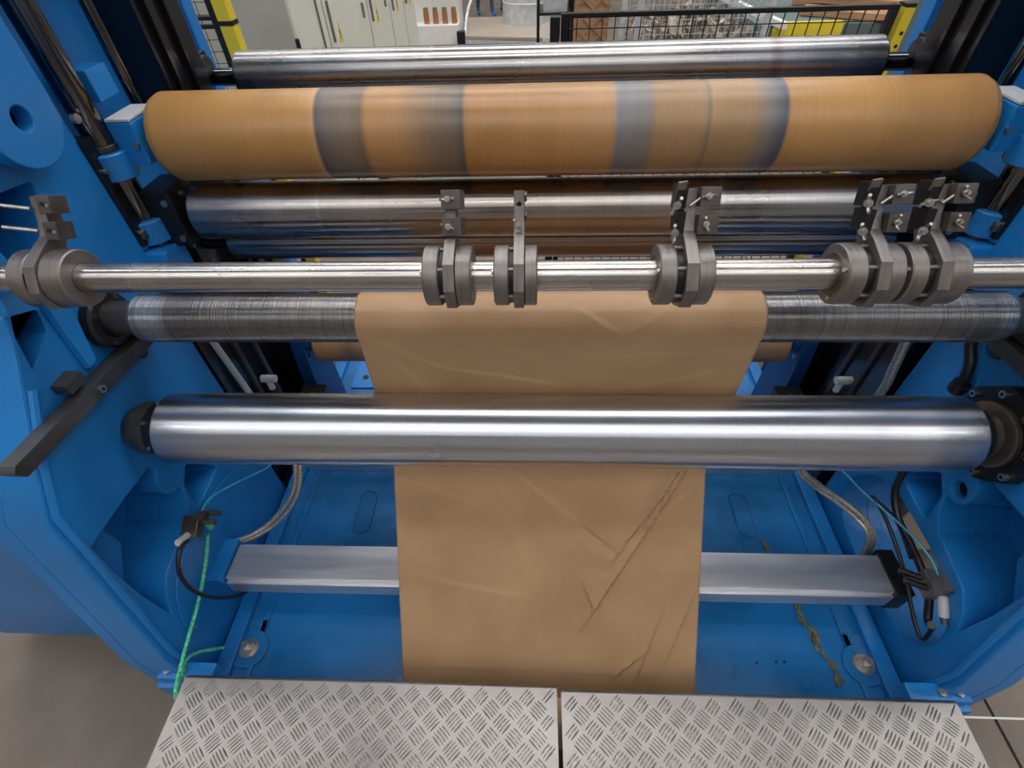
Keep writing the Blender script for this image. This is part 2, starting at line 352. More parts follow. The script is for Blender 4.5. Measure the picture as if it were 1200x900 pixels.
# ================================================================ SIDE FRAMES
FX = 1.05
def build_frame(s, label):
    fr = thing('side_frame', (s*1.1, .9, 0), label, 'machine frame')
    o = Vector((s*1.1, .9, 0))
    front = [(.40, .03), (.375, .20), (.385, .46), (.48, 1.03), (.57, 1.16), (.68, 1.31), (.74, 1.40), (.76, 1.55), (.76, 2.2)]
    face_out = front+[(1.12, 2.2), (1.12, 1.24), (1.09, 1.20), (1.09, .03)]
    P2 = rnd([(.72, 1.39), (.79, 1.36), (.775, 1.31), (.68, 1.265), (.70, 1.33)], .012)
    P3 = [(.50, .90), (.62, .895), (.725, .885), (.735, .86), (.715, .835), (.71, .80), (.715, .775), (.735, .755), (.76, .75), (.745, .70), (.70, .655), (.63, .645), (.56, .63), (.515, .59), (.488, .54), (.482, .66), (.488, .80)]
    tri = rnd([(.77, .735), (.755, .64), (.89, .65), (.86, .72), (.815, .775)], .01)
    oval = rnd([(.96, .30), (1.03, .40), (.98, .54), (.87, .60), (.65, .60), (.54, .56), (.49, .47), (.495, .39), (.54, .32), (.63, .29), (.82, .285)], .06, 6)
    P4 = rnd([(.81, 1.44), (.80, 1.56), (.96, 1.54), (.92, 1.45), (.87, 1.39)], .015)
    holes = [P2, P3, tri, P4] + ([oval] if s > 0 else [])
    if s > 0: holes.append(circ(.75, .795, .022))
    plate('face_plate', face_out, holes, s*FX, s*(FX+.09), 'blue', fr, .006, off=o)
    back_out = [(.40, .03), (.375, .20), (.385, .46), (.48, 1.03), (.57, 1.16), (.68, 1.31), (.74, 1.40), (.76, 1.55), (.76, 2.2), (1.75, 2.2), (1.75, .03)]
    plate('back_plate', back_out, [P2, P3, tri, P4] + ([oval] if s > 0 else []), s*(FX+.088), s*(FX+.125), 'blue_dark' if 0 else 'blue', fr, .002, off=o)
    deep = [(.44, .05), (.42, .20), (.43, .46), (.475, .74), (.50, .96), (.60, 1.13), (.70, 1.28), (.77, 1.40), (.79, 1.55), (.79, 2.2), (1.75, 2.2), (1.75, .05)]
    dh = [P2, P3, tri, P4] + ([oval] if s > 0 else [])
    plate('back_layer', deep, dh, s*(FX+.124), s*(FX+.185), 'blue', fr, .002, off=o)
    plate('outer_skin', deep, ([oval] if s > 0 else []), s*(FX+.184), s*(FX+.192), 'blue', fr, .001, off=o)
    # rim bead that follows the front edge
    bead = [(.415, .30), (.412, .46), (.505, 1.03), (.575, 1.14), (.66, 1.25)]
    MB().tube([(s*(FX-.002)-o.x, y-o.y, z) for y, z in bead], .010, 8, 1).build('rim_bead', 'blue', fr)
    # sloping inner wedge of the lower pocket
    wd = MB(); wd.prism([(y-o.y, z) for y, z in ((.50, .885), (.60, .88), (.60, .72), (.50, .60))], s*(FX+.10)-o.x, s*(FX+.183)-o.x); wd.build('pocket_web', 'blue', fr)
    if s > 0: MB().cyl((s*(FX+.02)-o.x, .75-o.y, .795), (s*(FX+.03)-o.x, .75-o.y, .795), .0215, 24).build('dark_hole_disc', 'black', fr)  # black disc paints the shade deep in the round hole
    # raised stiffening rib between the pockets
    plate('rib', [(.79, 1.36), (.84, 1.34), (.80, 1.20), (.775, 1.20)], [], s*(FX-.018), s*FX, 'blue', fr, .004, off=o)
    if s < 0:
        plate('cover_plate', rnd([(.96, .30), (1.03, .40), (.98, .54), (.87, .61), (.65, .62), (.54, .58), (.475, .47), (.48, .39), (.54, .31), (.63, .28), (.82, .275)], .06, 6), [], s*(FX-.006), s*FX, 'blue', fr, .002, off=o)
        MB().cyl((s*(FX-.012)-o.x, .49-o.y, .42), (s*(FX-.004)-o.x, .49-o.y, .42), .006, 12).build('screw', 'bolt', fr)
    # foot with two bolts
    f = MB(); f.span((s*.96-o.x, .365-o.y, .33), (s*1.12-o.x, .41-o.y, .372), .004); f.span((s*1.0-o.x, .35-o.y, .20), (s*1.13-o.x, .40-o.y, .335), .004); ft = f.build('foot_bracket', 'blue', fr)
    for dx in (0, .045): MB().hexa((s*(1.045+dx)-o.x, .385-o.y, .372), .011, .012).build('bolt', 'bolt', ft)
    # dark guide rail
    MB().span((s*1.04-o.x, 1.115-o.y, 1.30), (s*1.12-o.x, 1.15-o.y, 1.56), .003).build('guide_rail', 'column', fr)
    for z in (1.33, 1.6): MB().cyl((s*1.03-o.x, 1.132-o.y, z), (s*1.041-o.x, 1.132-o.y, z), .010, 12).build('bolt', 'bolt', fr)
    # blue stop block between the rods
    MB().span((s*1.04-o.x, 1.235-o.y, 1.60), (s*1.14-o.x, 1.31-o.y, 1.665), .004).build('stop_block', 'blue', fr)
    # lower wedge shape under the lower clamp
    plate('clamp_seat', rnd([(1.09, 1.20), (1.115, 1.285), (1.20, 1.275), (1.20, 1.20)], .01), [], s*1.0, s*1.06, 'blue', fr, .004, off=o)
    return fr
build_frame(-1, 'left blue cast side frame of the machine with pockets and ribs')
build_frame(1, 'right blue cast side frame with round hole and long oval opening')

for s, side in ((-1, 'left'), (1, 'right')):
    # swing arm plate in front at the top
    o = Vector((s*1.0, .95, 1.55)); out = [(.875, 2.15), (.875, 1.66)]+[(.96+.085*math.cos(q)*1.02, 1.655+.085*math.sin(q)) for q in [PI+PI*k/14 for k in range(1, 14)]]+[(1.047, 1.67), (1.055, 2.15)]
    a = thing('swing_arm', o, f'blue round-ended swing arm plate with a hole at the upper {side} edge of the machine', 'machine arm')
    plate('arm_plate', out, [circ(.96, 1.655, .021)], s*.985, s*1.02, 'blue', a, .003, off=o)
    MB().cyl((s*.0205, .01, .105), (s*.05, .01, .105), .045, 24).build('dark_hole_backing', 'black', a)  # black disc stands in for the shade inside the arm's hole
    # column pair and perforated strut
    c = thing('guide_column', (s*1.1, 1.6, 0), f'black lacquered upright guide column behind the {side} side frame', 'column', 'guide columns')
    MB().span((-.06, -.10, .22), (.06, .11, 2.3), .006).build('post', 'column', c)
    for dy in (-.06, .02): MB().span((-s*.075, dy-.008, .24), (-s*.06, dy+.008, 2.25), .002).build('ridge', 'column', c)
    c = thing('lower_column', (s*1.12, 1.22, 0), f'black upright rail pack low behind the {side} side frame', 'column')
    MB().span((-.09, -.10, .22), (.05, .13, 1.18), .006).build('post', 'column', c)
    MB().box((s*.0, .21, .70), (.05, .24, .96), .004).build('rear_cover', 'column', c)
    MB().span((-s*.10, -.02, .24), (-s*.085, .0, 1.15), .003).build('ridge', 'grip', c)
    MB().span((-s*.10, .07, .24), (-s*.088, .09, 1.15), .003).build('ridge', 'grip', c)
    c = thing('upright_strut', (s*1.18, 1.9, 0), f'blue perforated upright strut beyond the {side} column', 'strut')
    MB().span((-.055 if s > 0 else -.045, -.03, 1.36), (.04 if s > 0 else .055, .03, 2.4), .006).build('strut_plate', 'blue', c)
    for z in (1.44, 1.52, 1.60, 1.68): MB().cyl((.02*(-1)**int(z*25), -.032, z), (.02*(-1)**int(z*25), -.029, z), .004, 10).build('hole', 'black', c)
    MB().span((-.045, -.03, .0), (.045, .03, 1.36), .006).build('strut_foot', 'blue_dark', c)
    # rods
    c = thing('guide_rod', (s*1.05, 1.178, 1.27), f'thick polished guide rod held in blue clamps on the {side}', 'rod')
    MB().cyl((0, 0, 0), (0, 0, .95), .029, 32).build('shaft', 'rod', c)
    MB().ring(.25, .262, .0281, .034, 32, axis='Z').build('collar', 'grip', c)
    c = thing('thin_guide_rod', (s*1.05, 1.36, 1.50), f'thin polished guide rod behind the thick one on the {side}', 'rod')
    MB().cyl((0, 0, 0), (0, 0, .75), .0135, 24).build('shaft', 'rod', c)
    # clamps
    for z, nm in ((1.487, 'upper'), (1.322, 'lower')):
        c = thing('rod_clamp', (s*1.05, 1.178, z), f'{nm} blue split clamp round the thick {side} guide rod', 'clamp')
        MB().ring(-.030, .03, .0292, .047, 40, ch=.003, axis='Z').build('clamp_ring', 'blue', c)
        MB().span((-s*.005, -.062, -.03), (s*.02, -.040, .025), .003).build('clamp_lug', 'blue', c)
        MB().cyl((-s*.02, -.05, 0), (-s*.006, -.05, 0), .006, 12).build('screw', 'bolt', c)
        MB().span((s*.0, .042, -.028), (s*.045, .085, .022), .004).build('clamp_back', 'blue', c)

for s, side in ((-1, 'left'), (1, 'right')):  # boxes added out of view to shade the recess behind the rods
    c = thing('shade_box', (s*1.12, 1.45, 1.95), f'blue drive housing on top of the {side} side frame', 'housing')
    MB().span((-.16, -.33, 0), (.16, .33, .5), .01).build('cover', 'blue', c)
# outer covers beside the frames
b_ = MB(); b_.prism([(.56, .08), (2.2, .08), (2.2, 1.25), (.56, 1.25)], -1.95, -1.25, bev=.008)
oc = b_.build('machine_cabinet', 'blue', label='blue sheet metal cabinet standing outside the left side frame', cat='cabinet')
MB().cyl((-1.55, .553, .105), (-1.55, .562, .105), .008, 10).build('screw', 'bolt', oc)
for x in (-1.85, -1.3):
    MB().cyl((x, .75, 0), (x, .75, .09), .03, 16).build('foot', 'black', oc)
b_ = MB(); b_.prism([(.95, .06), (2.2, .06), (2.2, 1.2), (.95, 1.2)], 1.26, 1.9, bev=.008)
oc = b_.build('machine_cabinet', 'beige', label='beige panel unit seen through the oval opening of the right frame', cat='cabinet')
for x in (1.3, 1.8): MB().cyl((x, 1.1, 0), (x, 1.1, .07), .03, 16).build('foot', 'black', oc)

# ================================================================ ROLLERS
def roller(name, label, y, z, R, half, mats, jr, jlen, cat='roller', x0=0, ch=.004, seg=128, jm='rod', cuts=()):
    t = thing(name, (x0, y, z), label, cat)
    prof = [(-half, jr*.9), (-half, R-ch), (-half+ch*.4, R-ch*.3), (-half+ch, R)]
    for i in range(0, 41): prof.append((-half+ch+.002+(2*half-2*ch-.004)*i/40, R))
    prof += [(half-ch, R), (half-ch*.4, R-ch*.3), (half, R-ch), (half, jr*.9)]
    MB().rev(prof, seg).build('barrel', mats, t)
    for s in (-1, 1):
        MB().rev([(s*(half-.002), 0), (s*(half-.002), jr), (s*(half+jlen), jr), (s*(half+jlen), 0)], 32).build('journal', jm, t)
    return t
def X_(px): return -.90+(px-163)*.00178*1.0   # position along the barrel for the tan roller
TAN = (.44, .225, .07); TAN2 = (.5, .265, .09); TB = (.38, .215, .115); GB = (.22, .175, .145); GG = (.17, .19, .23)
st = [(-1, (.46, .24, .075)), (X_(350), TAN), (X_(362), (.50, .27, .11)), (X_(365), (.08, .075, .08)), (X_(376), (.15, .12, .10)), (X_(405), (.19, .135, .09)), (X_(421), (.17, .11, .07)), (X_(425), (.16, .10, .06)), (X_(428), (.42, .21, .075)),
      (X_(470), (.42, .22, .085)), (X_(510), (.25, .16, .095)), (X_(537), (.19, .13, .09)), (X_(538), (.36, .30, .23)), (X_(539), (.19, .135, .10)), (X_(550), (.09, .08, .075)), (X_(555), (.42, .205, .065)),
      (X_(660), (.38, .19, .062)), (X_(738), (.41, .22, .09)), (X_(742), (.17, .17, .19)), (X_(760), (.19, .175, .17)), (X_(784), (.20, .165, .145)), (X_(788), (.31, .18, .085)), (X_(848), (.32, .19, .095)), (X_(852), (.16, .12, .10)), (X_(857), (.36, .215, .10)),
      (X_(905), (.36, .22, .11)), (X_(925), (.21, .18, .16)), (X_(945), (.07, .08, .11)), (X_(949), (.46, .24, .08)), (1, (.46, .24, .08))]
mB = roller_mat('tan rubber covering', st, .33, 0, .06, .0, .06, .17)
roller('rubber_roller', 'big tan rubber covered roller with dark worn bands', 1.268, 1.511, .0985, .947, mB, .035, .10, ch=.022)
CH = lambda a: [(-1, a), (1, a)]
mA = roller_mat('worn chrome', [(-1, (.33, .31, .305)), (.62, (.36, .345, .34)), (.64, (.27, .22, .22)), (.67, (.36, .34, .34)), (1, (.34, .34, .34))], .28, 1, .06, .0, .05, .14)
roller('steel_roller', 'rearmost worn chrome roller at the top below the fence', 1.753, 1.520, .068, .955, mA, .024, .13, ch=.006)
mC = roller_mat('stained chrome', [(-1, (.44, .40, .38)), (-.60, (.44, .40, .38)), (-.595, (.55, .53, .5)), (-.59, (.40, .36, .34)), (.0, (.36, .31, .28)), (.40, (.40, .36, .33)), (.405, (.55, .53, .5)), (.41, (.42, .39, .37)), (1, (.42, .40, .39))], .28, 1, .07, .0, .06, .2)
roller('steel_roller', 'stained chrome roller directly under the tan roller', 1.244, 1.332, .0722, .935, mC, .032, .06, ch=.005)
mD = roller_mat('dull chrome', [(-1, (.33, .33, .35)), (-.35, (.33, .31, .31)), (-.3, (.30, .24, .21)), (.45, (.30, .25, .22)), (.5, (.33, .33, .36)), (1, (.33, .33, .35))], .22, 1, .04, .0, .04, .08)  # brownish middle stops paint in the paper's reflection
roller('steel_roller', 'slim shadowed chrome roller showing below the stained one', 1.308, 1.205, .050, .93, mD, .022, .09, ch=.004)
mF = roller_mat('scratched turned steel', [(-1, (.36, .36, .38)), (-.93, (.36, .36, .38)), (-.925, (.52, .52, .54)), (-.88, (.46, .46, .48)), (-.86, (.26, .24, .235)), (.2, (.29, .28, .27)), (.9, (.27, .26, .26)), (.92, (.42, .42, .42)), (1, (.36, .36, .36))], .36, 1, .28, .5, .08, .14, linew=(260, 5, 5))
rF = roller('steel_roller', 'scratched dark steel roller that the brown paper runs over', .893, 1.247, .0555, .955, mF, .040, .07, ch=.012, jm='brown_bear')
mG = roller_mat('clean chrome', [(-1, (.60, .61, .66)), (-.86, (.62, .63, .68)), (-.80, (.62, .63, .68)), (.72, (.60, .61, .66)), (.80, (.72, .72, .76)), (.83, (.72, .72, .76)), (.86, (.60, .61, .66)), (1, (.6, .61, .66))], .30, 1, .02, .0, .03, .04)
rG = roller('chrome_roller', 'large bright chrome roller across the front, paper behind it', .777, .99, .0885, .950, mG, .030, .03, ch=.003)
mL = roller_mat('brown lower covering', [(-1, (.50, .27, .12)), (-.80, (.50, .27, .12)), (-.76, (.30, .17, .09)), (-.72, (.42, .25, .15)), (.8, (.42, .25, .15)), (1, (.5, .27, .12))], .35, 0, .08, 0, .05, .1)
roller('rubber_roller', 'brown covered roller low down at the back of the base', 1.50, .665, .09, .90, mL, .03, .09, ch=.01)

# bearings of the rollers
def bearing(label, x, y, z, sz, material, bolts, bev=.006):
    s = 1 if x > 0 else -1
    t = thing('bearing_block', (x, y, z), label, 'bearing')
    MB().box((0, 0, 0), sz, bev).build('housing', material, t)
    for by, bz in bolts: MB().cyl((-s*(sz[0]/2+.006), by, bz), (-s*sz[0]/2, by, bz), .008, 12).build('bolt', 'bolt', t)
    for by, bz in bolts: MB().cyl((-s*.02, -sz[1]/2-.006, bz), (-s*.02, -sz[1]/2, bz), .008, 12).build('bolt', 'bolt', t)
    return t
for s, side in ((-1, 'left'), (1, 'right')):
    t = bearing(f'blue bearing block of the tan roller, {side} end', s*.992, 1.245, 1.525, (.062, .12, .095), 'blue', [(-.03, .0)])
    MB().span((-.028, -.058, .048), (.028, .05, .055), .002).build('top_plate', 'lightgrey', t)
    t = bearing(f'black bearing block of the stained chrome roller, {side} end', s*.99, 1.225, 1.345, (.07, .11, .15), 'black', [(0, .045), (0, -.05)])
    t = bearing(f'black bearing of the rearmost chrome roller, {side} end', s*1.10, 1.753, 1.54, (.06, .09, .09), 'black', [(0, .03)])
    MB().cyl((-s*.025, 0, 0), (-s*.045, 0, 0), .038, 28, bev=.003).build('cap', 'grip', t)
    t = bearing(f'dark bearing of the slim shadowed roller, {side} end', s*1.05, 1.308, 1.20, (.05, .09, .09), 'black', [(0, .02)])
    # flange of the scratched roller
    t = thing('flange_bearing', (s*1.035, .893, 1.244), f'round black flange bearing of the scratched roller, {side} end', 'bearing')
    MB().rev([(s*.014, 0), (s*.014, .066), (-s*.006, .066), (-s*.012, .06), (-s*.012, .042), (-s*.03, .040), (-s*.03, .0365), (s*.014, .0365)], 40).build('flange', 'black', t)
    for k in range(4):
        a = PI/4+k*PI/2
        MB().cyl((-s*.006, .054*math.cos(a), .054*math.sin(a)), (-s*.015, .054*math.cos(a), .054*math.sin(a)), .006, 10).build('bolt', 'grip', t)
# G left bearing: brown cylindrical housing, black ring
t = thing('flange_bearing', (-1.0, .777, .99), 'brown cylindrical bearing housing at the left end of the bright chrome roller', 'bearing')
MB().rev([(-.05, .0), (-.05, .052), (-.03, .062), (-.02, .066), (.012, .066), (.012, .0)], 48).build('housing', 'brown_bear', t)
MB().ring(.012, .036, .030, .064, 48).build('ring', 'black', t)
for k in range(6):
    a = k*PI/3+PI
    MB().cyl((.018, .0635*math.cos(a), .0635*math.sin(a)), (.018, .068*math.cos(a), .068*math.sin(a)), .005, 10).build('screw', 'bolt', t)
# G right bearing: black bolted plate on the frame, brown hub
t = thing('flange_bearing', (1.02, .777, .99), 'black bolted flange plate with brown hub at the right end of the bright chrome roller', 'bearing')
hx = rnd([(.125*math.cos(PI/8+k*PI/4)*.95, .125*math.sin(PI/8+k*PI/4)) for k in range(8)], .012)
MB().prism(hx, .005, .03, bev=.002).build('flange_plate', 'black', t)
MB().rev([(.004, .0), (.004, .078), (-.006, .078), (-.010, .072), (-.014, .055), (-.034, .052), (-.034, 0)], 48).build('hub', 'brown_bear', t)
MB().ring(-.05, -.034, .030, .062, 48).build('ring', 'black', t)
for k in range(8):
    a = PI/8+k*PI/4
    bt = MB().cyl((.005, .102*math.cos(a), .102*math.sin(a)), (-.007, .102*math.cos(a), .102*math.sin(a)), .009, 16).build('bolt', 'bolt', t)
    MB().cyl((-.007, .102*math.cos(a), .102*math.sin(a)), (-.0075, .102*math.cos(a), .102*math.sin(a)), .005, 6).build('socket', 'black', bt)

# ================================================================ PAPER WEB
def web():
    path = []
    cF, rF_ = (.893, 1.247), .0570; cG, rG_ = (.777, .99), .0900
    path.append((1.40, .72))
    for k in range(0, 13):
        a = math.radians(-14+ (194)*k/12); path.append((cF[0]+rF_*math.cos(a), cF[1]+rF_*math.sin(a)))
    for k in range(0, 5):
        a = math.radians(6-40*k/4); path.append((cG[0]+rG_*math.cos(a), cG[1]+rG_*math.sin(a)))
    path.append((.375, .245)); path.append((.25, .245))
    # resample
    seg = [0]
    for p, q in zip(path, path[1:]): seg.append(seg[-1]+math.dist(p, q))
    total = seg[-1]
    def at_s(s_):
        for i in range(len(path)-1):
            if s_ <= seg[i+1] or i == len(path)-2:
                u = (s_-seg[i])/(seg[i+1]-seg[i]); return (path[i][0]+(path[i+1][0]-path[i][0])*u, path[i][1]+(path[i+1][1]-path[i][1])*u)
    n, mX = 360, 170
    sG = seg[-3]; sF = seg[13]
    def lr(s_):
        K = [(0, -.437, .437), (sF, -.437, .437), (seg[14], -.452, .447), (sG, -.437, .425), (sG+.12, -.425, .402), (seg[-2], -.432, .418), (total, -.432, .418)]
        for (a, l0, r0), (b, l1, r1) in zip(K, K[1:]):
            if s_ <= b: u = (s_-a)/(b-a); return l0+(l1-l0)*u, r0+(r1-r0)*u
        return K[-1][1:]
    # creases: (u0,v0,u1,v1,width,height) u across 0..1, v along the front run below the roller 0..1
    LOW = [(1.02, -.02, .72, .46, .018, .015), (.99, .06, .64, .68, .014, .012), (.30, .05, .42, .50, .03, .004), (.1, .55, .45, .62, .03, .003), (.80, .02, .55, .20, .02, .004), (.88, .66, .78, .98, .012, .005), (.93, .24, .72, .44, .010, -.007), (.93, .0, .84, .34, .014, .006), (.40, .18, .60, .34, .02, .004),
           (.66, .66, .62, .56, .010, .006), (.99, .56, .90, .84, .012, .006), (.84, .80, .72, .92, .008, .005), (.60, .34, .72, .44, .012, -.005), (.02, .2, .5, .36, .03, .002)]
    UP = [(.02, .30, .22, .62, .02, .004), (.20, .60, .52, .80, .02, .0035), (.62, .50, 1.0, .42, .03, .003), (.55, .10, .66, .26, .010, .004), (.66, .26, .76, .12, .010, .004), (.70, .85, .95, .62, .02, .003), (.08, .5, .16, .98, .02, .003), (.3, .35, .48, .5, .02, .003)]
    def crease(u, v, arr, lx, ly):
        h = 0
        for a, b, c, d, w, am in arr:
            ax, ay, bx, by = a*lx, b*ly, c*lx, d*ly; dx, dy = bx-ax, by-ay; L2 = dx*dx+dy*dy
            t = ((u*lx-ax)*dx+(v*ly-ay)*dy)/L2; tc = min(1, max(0, t))
            if t < -.1 or t > 1.1: continue
            sd = ((u*lx-ax)*dy-(v*ly-ay)*dx)/math.sqrt(L2)
            fade = math.sin(PI*min(1, max(0, (t+.1)/1.2)))**.6
            dd = sd/(w*.38) if sd > 0 else -sd/(w*3.2)
            if dd < 1: h += am*fade*(1-dd)**1.6
        return h
    vs = []; fs = []
    for i in range(n+1):
        s_ = total*i/n; y, z = at_s(s_); y2, z2 = at_s(min(total, s_+.002)); y1, z1 = at_s(max(0, s_-.002))
        ty, tz = y2-y1, z2-z1; L = math.hypot(ty, tz) or 1; ny, nz = tz/L, -ty/L   # outward, towards the operator
        if i == n: ny, nz = tz/L, -ty/L
        xl, xr = lr(s_)
        low = max(0, min(1, (s_-sG-.03)/.08)); up = 0
        if seg[13]-.06 < s_ < seg[14]+.02: up = 1
        v = (s_-sG)/(seg[-2]-sG); vu = (s_-(sF-.09))/(seg[14]-sF+.09)
        for j in range(mX+1):
            u = j/mX; x = xl+(xr-xl)*u
            h = 0
            if low: h += low*(crease(u, v, LOW, .85, .82)*1.25+.0035*noise.noise(Vector((x*3+5, s_*2.5, 1)))+.0012*noise.noise(Vector((x*14, s_*9, 4))))
            if up: h += max(0, crease(u, vu, UP, .87, .30))*.8+.0010*noise.noise(Vector((x*10, s_*12, 2)))+.001
            # toward camera side normal
            vs.append((x, y-abs(1)*h*ny*-1 if 0 else y+h*(-abs(ny)), z+h*(abs(nz) if ny <= 0 or True else nz)))
    for i in range(n):
        for j in range(mX):
            a = i*(mX+1)+j; fs.append((a, a+1, a+mX+2, a+mX+1))
    me = bpy.data.meshes.new('paper_web'); me.from_pydata(vs, [], fs)
    return me
m, t_, b_ = nt('brown kraft paper'); N, Lk = t_.nodes, t_.links
tc = N.new('ShaderNodeTexCoord'); nz = N.new('ShaderNodeTexNoise'); nz.inputs['Scale'].default_value = 5; nz.inputs['Detail'].default_value = 8
Lk.new(tc.outputs['Object'], nz.inputs['Vector']); cr = N.new('ShaderNodeValToRGB'); cr.color_ramp.elements[0].color = (.40, .24, .125, 1); cr.color_ramp.elements[1].color = (.51, .315, .175, 1)
cr.color_ramp.elements[0].position = .3; cr.color_ramp.elements[1].position = .7
Lk.new(nz.outputs[0], cr.inputs[0]); Lk.new(cr.outputs[0], b_.inputs['Base Color']); b_.inputs['Roughness'].default_value = .52; b_.inputs['Specular IOR Level'].default_value = .35
n2 = N.new('ShaderNodeTexNoise'); n2.inputs['Scale'].default_value = 14; n2.inputs['Detail'].default_value = 6; Lk.new(tc.outputs['Object'], n2.inputs['Vector'])
bpn = N.new('ShaderNodeBump'); bpn.inputs['Strength'].default_value = .25; bpn.inputs['Distance'].default_value = .006; Lk.new(n2.outputs[0], bpn.inputs['Height']); Lk.new(bpn.outputs[0], b_.inputs['Normal'])
M['kraft'] = m
pw = link('paper_web', web(), 'kraft', None, 'creased brown kraft paper web running over the scratched roller down under the steps', 'paper', smooth=60)
md = pw.modifiers.new('thick', 'SOLIDIFY'); md.thickness = .0006

# ================================================================ SLITTER SHAFT AND KNIFE HOLDERS
SY, SZ = .745, 1.455
mS = roller_mat('stained ground shaft', [(-1, (.50, .47, .45)), (0, (.55, .52, .50)), (.2, (.50, .45, .42)), (1, (.52, .50, .48))], .26, 1, .03, .0, .06, .14)
sh = thing('slitter_shaft', (0, SY, SZ), 'long ground steel shaft carrying the knife holders across the machine', 'shaft')
MB().cyl((-1.22, 0, 0), (1.22, 0, 0), .0262, 64, bev=.002).build('bar', mS, sh)
def wingnut(b, p, ax, rot=0., s=1.):
    p = Vector(p); ax = Vector(ax).normalized(); o1 = ax.orthogonal().normalized(); o2 = ax.cross(o1)
    d = o1*math.cos(rot)+o2*math.sin(rot)
    b.cyl(p, p+ax*.006*s, .0052*s, 14)
    b.cyl(p, p+ax*.012*s, .0028*s, 10)
    for q in (-1, 1):
        b.tube([p+ax*.003*s+d*q*.004*s, p+ax*.006*s+d*q*.008*s, p+ax*.011*s+d*q*.011*s], .0022*s, 6, 3)
def holder(x, label, style, ringw=(.027, .027), gap=.009, armw=.0185, mir=1):
    """style: 'blocks' (two clamp blocks on the arm), 'bare' (arm only), 'double' (blocks each side), 'edge' (mirrored, long screws)"""
    t = thing('knife_holder', (x, SY, SZ), label, 'knife holder', None)
    Rr = .0508
    x0 = -(armw/2+gap+ringw[0]) ; xa = -armw/2; xb = armw/2; x1 = xb+ringw[1]
    def mx(v): return v*mir
    def rg(a, b): a, b = sorted((mx(a), mx(b))); return a, b
    a, b = rg(x0, x0+ringw[0]); MB().ring(a, b, .0268, Rr, 56, ch=.002).build('clamp_ring', 'ring_steel', t)
    a, b = rg(xb, x1); MB().ring(a, b, .0268, Rr, 56, ch=.002).build('clamp_ring', 'ring_steel', t)
    a, b = rg(x0-.001, x0+.004); MB().ring(a, b, .0265, .036, 40, ch=.001).build('inner_collar', 'dark_steel', t)
    a, b = rg(xa-gap-.0005, xa); MB().ring(a, b, .0265, .0445, 40, ch=.0005).build('dark_gap_ring', 'black', t)  # black ring puts the shade of the narrow gap into colour
    for k in range(6):
        an = k*PI/3+.25
        MB().cyl((mx(xa-gap-.001), .0462*math.cos(an), .0462*math.sin(an)), (mx(xa), .0462*math.cos(an), .0462*math.sin(an)), .0034, 10).build('spacer_pin', 'ring_steel', t)
    for an in (-2.2, 2.4):
        MB().cyl((mx(x0-.004), .040*math.cos(an), .040*math.sin(an)), (mx(x0), .040*math.cos(an), .040*math.sin(an)), .0042, 10).build('screw', 'bolt', t)
    # octagonal plate with its arm, cut as one outline in the YZ plane
    Ro = .0575; oc = [(Ro*math.cos(an), Ro*math.sin(an)) for an in [math.radians(q) for q in (-142, -97, -52, -7, 38)]]
    arm = [(.070, .062), (.088, .108), (.062, .124), (.046, .088), (.030, .066), (.004, .060)]
    left = [(Ro*math.cos(math.radians(q)), Ro*math.sin(math.radians(q))) for q in (128, 173)]
    plate('holder_plate', oc+arm+left, [circ(0, 0, .0268, 28)], xa, xb, 'ring_steel', t, .001)
    tilt = Matrix.Rotation(math.radians(-26), 4, 'X')
    n_ = (tilt @ Vector((0, -1, 0))).normalized()
    UPB, LOB = (.056, .112), (.036, .074)
    if style in ('blocks', 'double', 'edge'):
        bx = {'blocks': .004, 'double': armw*.5+.017, 'edge': armw*.5+.016}[style]
        for (by, bz) in (UPB, LOB):
            c_ = Vector((bx, by, bz))
            dep = .055 if style == 'blocks' else .036
            b_ = MB(); b_.box(c_-n_*(dep-.03)/2, (.032 if style != 'edge' else .024, dep, .030), .0012, tilt)
            kb = b_.build('knife_block', 'dark_steel', t); f = c_+n_*.015
            if style == 'edge':
                MB().box(f+n_*.0003, (.012, .001, .007), .0004, tilt @ Matrix.Rotation(.35, 4, 'Y')).build('slot', 'black', kb)
                MB().cyl(f+Vector((.007, 0, -.002)), f+Vector((.007, 0, -.002))+n_*.003, .003, 8).build('screw', 'bolt', kb)
            else:
                w = MB(); wingnut(w, f+Vector((-.005, 0, .001)), n_, random.uniform(0, 3), 1.0); w.build('wing_nut', 'bolt', kb)
                MB().box(f+Vector((.006, 0, -.003))+n_*.0002, (.013, .001, .0045), .0004, tilt @ Matrix.Rotation(.5, 4, 'Y')).build('slot', 'black', kb)
    if style == 'double':
        xo, xi = (-armw*.5-.016), (-armw*.5+.001)
        b_ = MB(); b_.prism([(.044, .098), (.052, .136), (.084, .122), (.074, .086)], xo, xi, bev=.001); kb = b_.build('side_block', 'black', t)
        b_ = MB(); b_.prism([(.024, .064), (.034, .098), (.070, .084), (.058, .056)], xo+.002, xi, bev=.001); kb2 = b_.build('side_block', 'black', t)
        b_ = MB(); b_.prism([(xo-.001, .120), (xo+.013, .128), (xo+.013, .140), (xo-.001, .138)], .050, .054, 'Y'); b_.build('bright_lip', 'ring_steel', t)
        for k_, (by, bz) in ((kb, (.046, .104)), (kb2, (.026, .066))):
            w = MB(); wingnut(w, (xo+.003, by-.002, bz), (-.35, -.9, .3), random.uniform(0, 3), 1.25); w.build('wing_nut', 'bolt', k_)
        MB().cyl((-.004, .040, .104), (.014, .046, .116), .0022, 8).build('cross_screw', 'bolt', t)
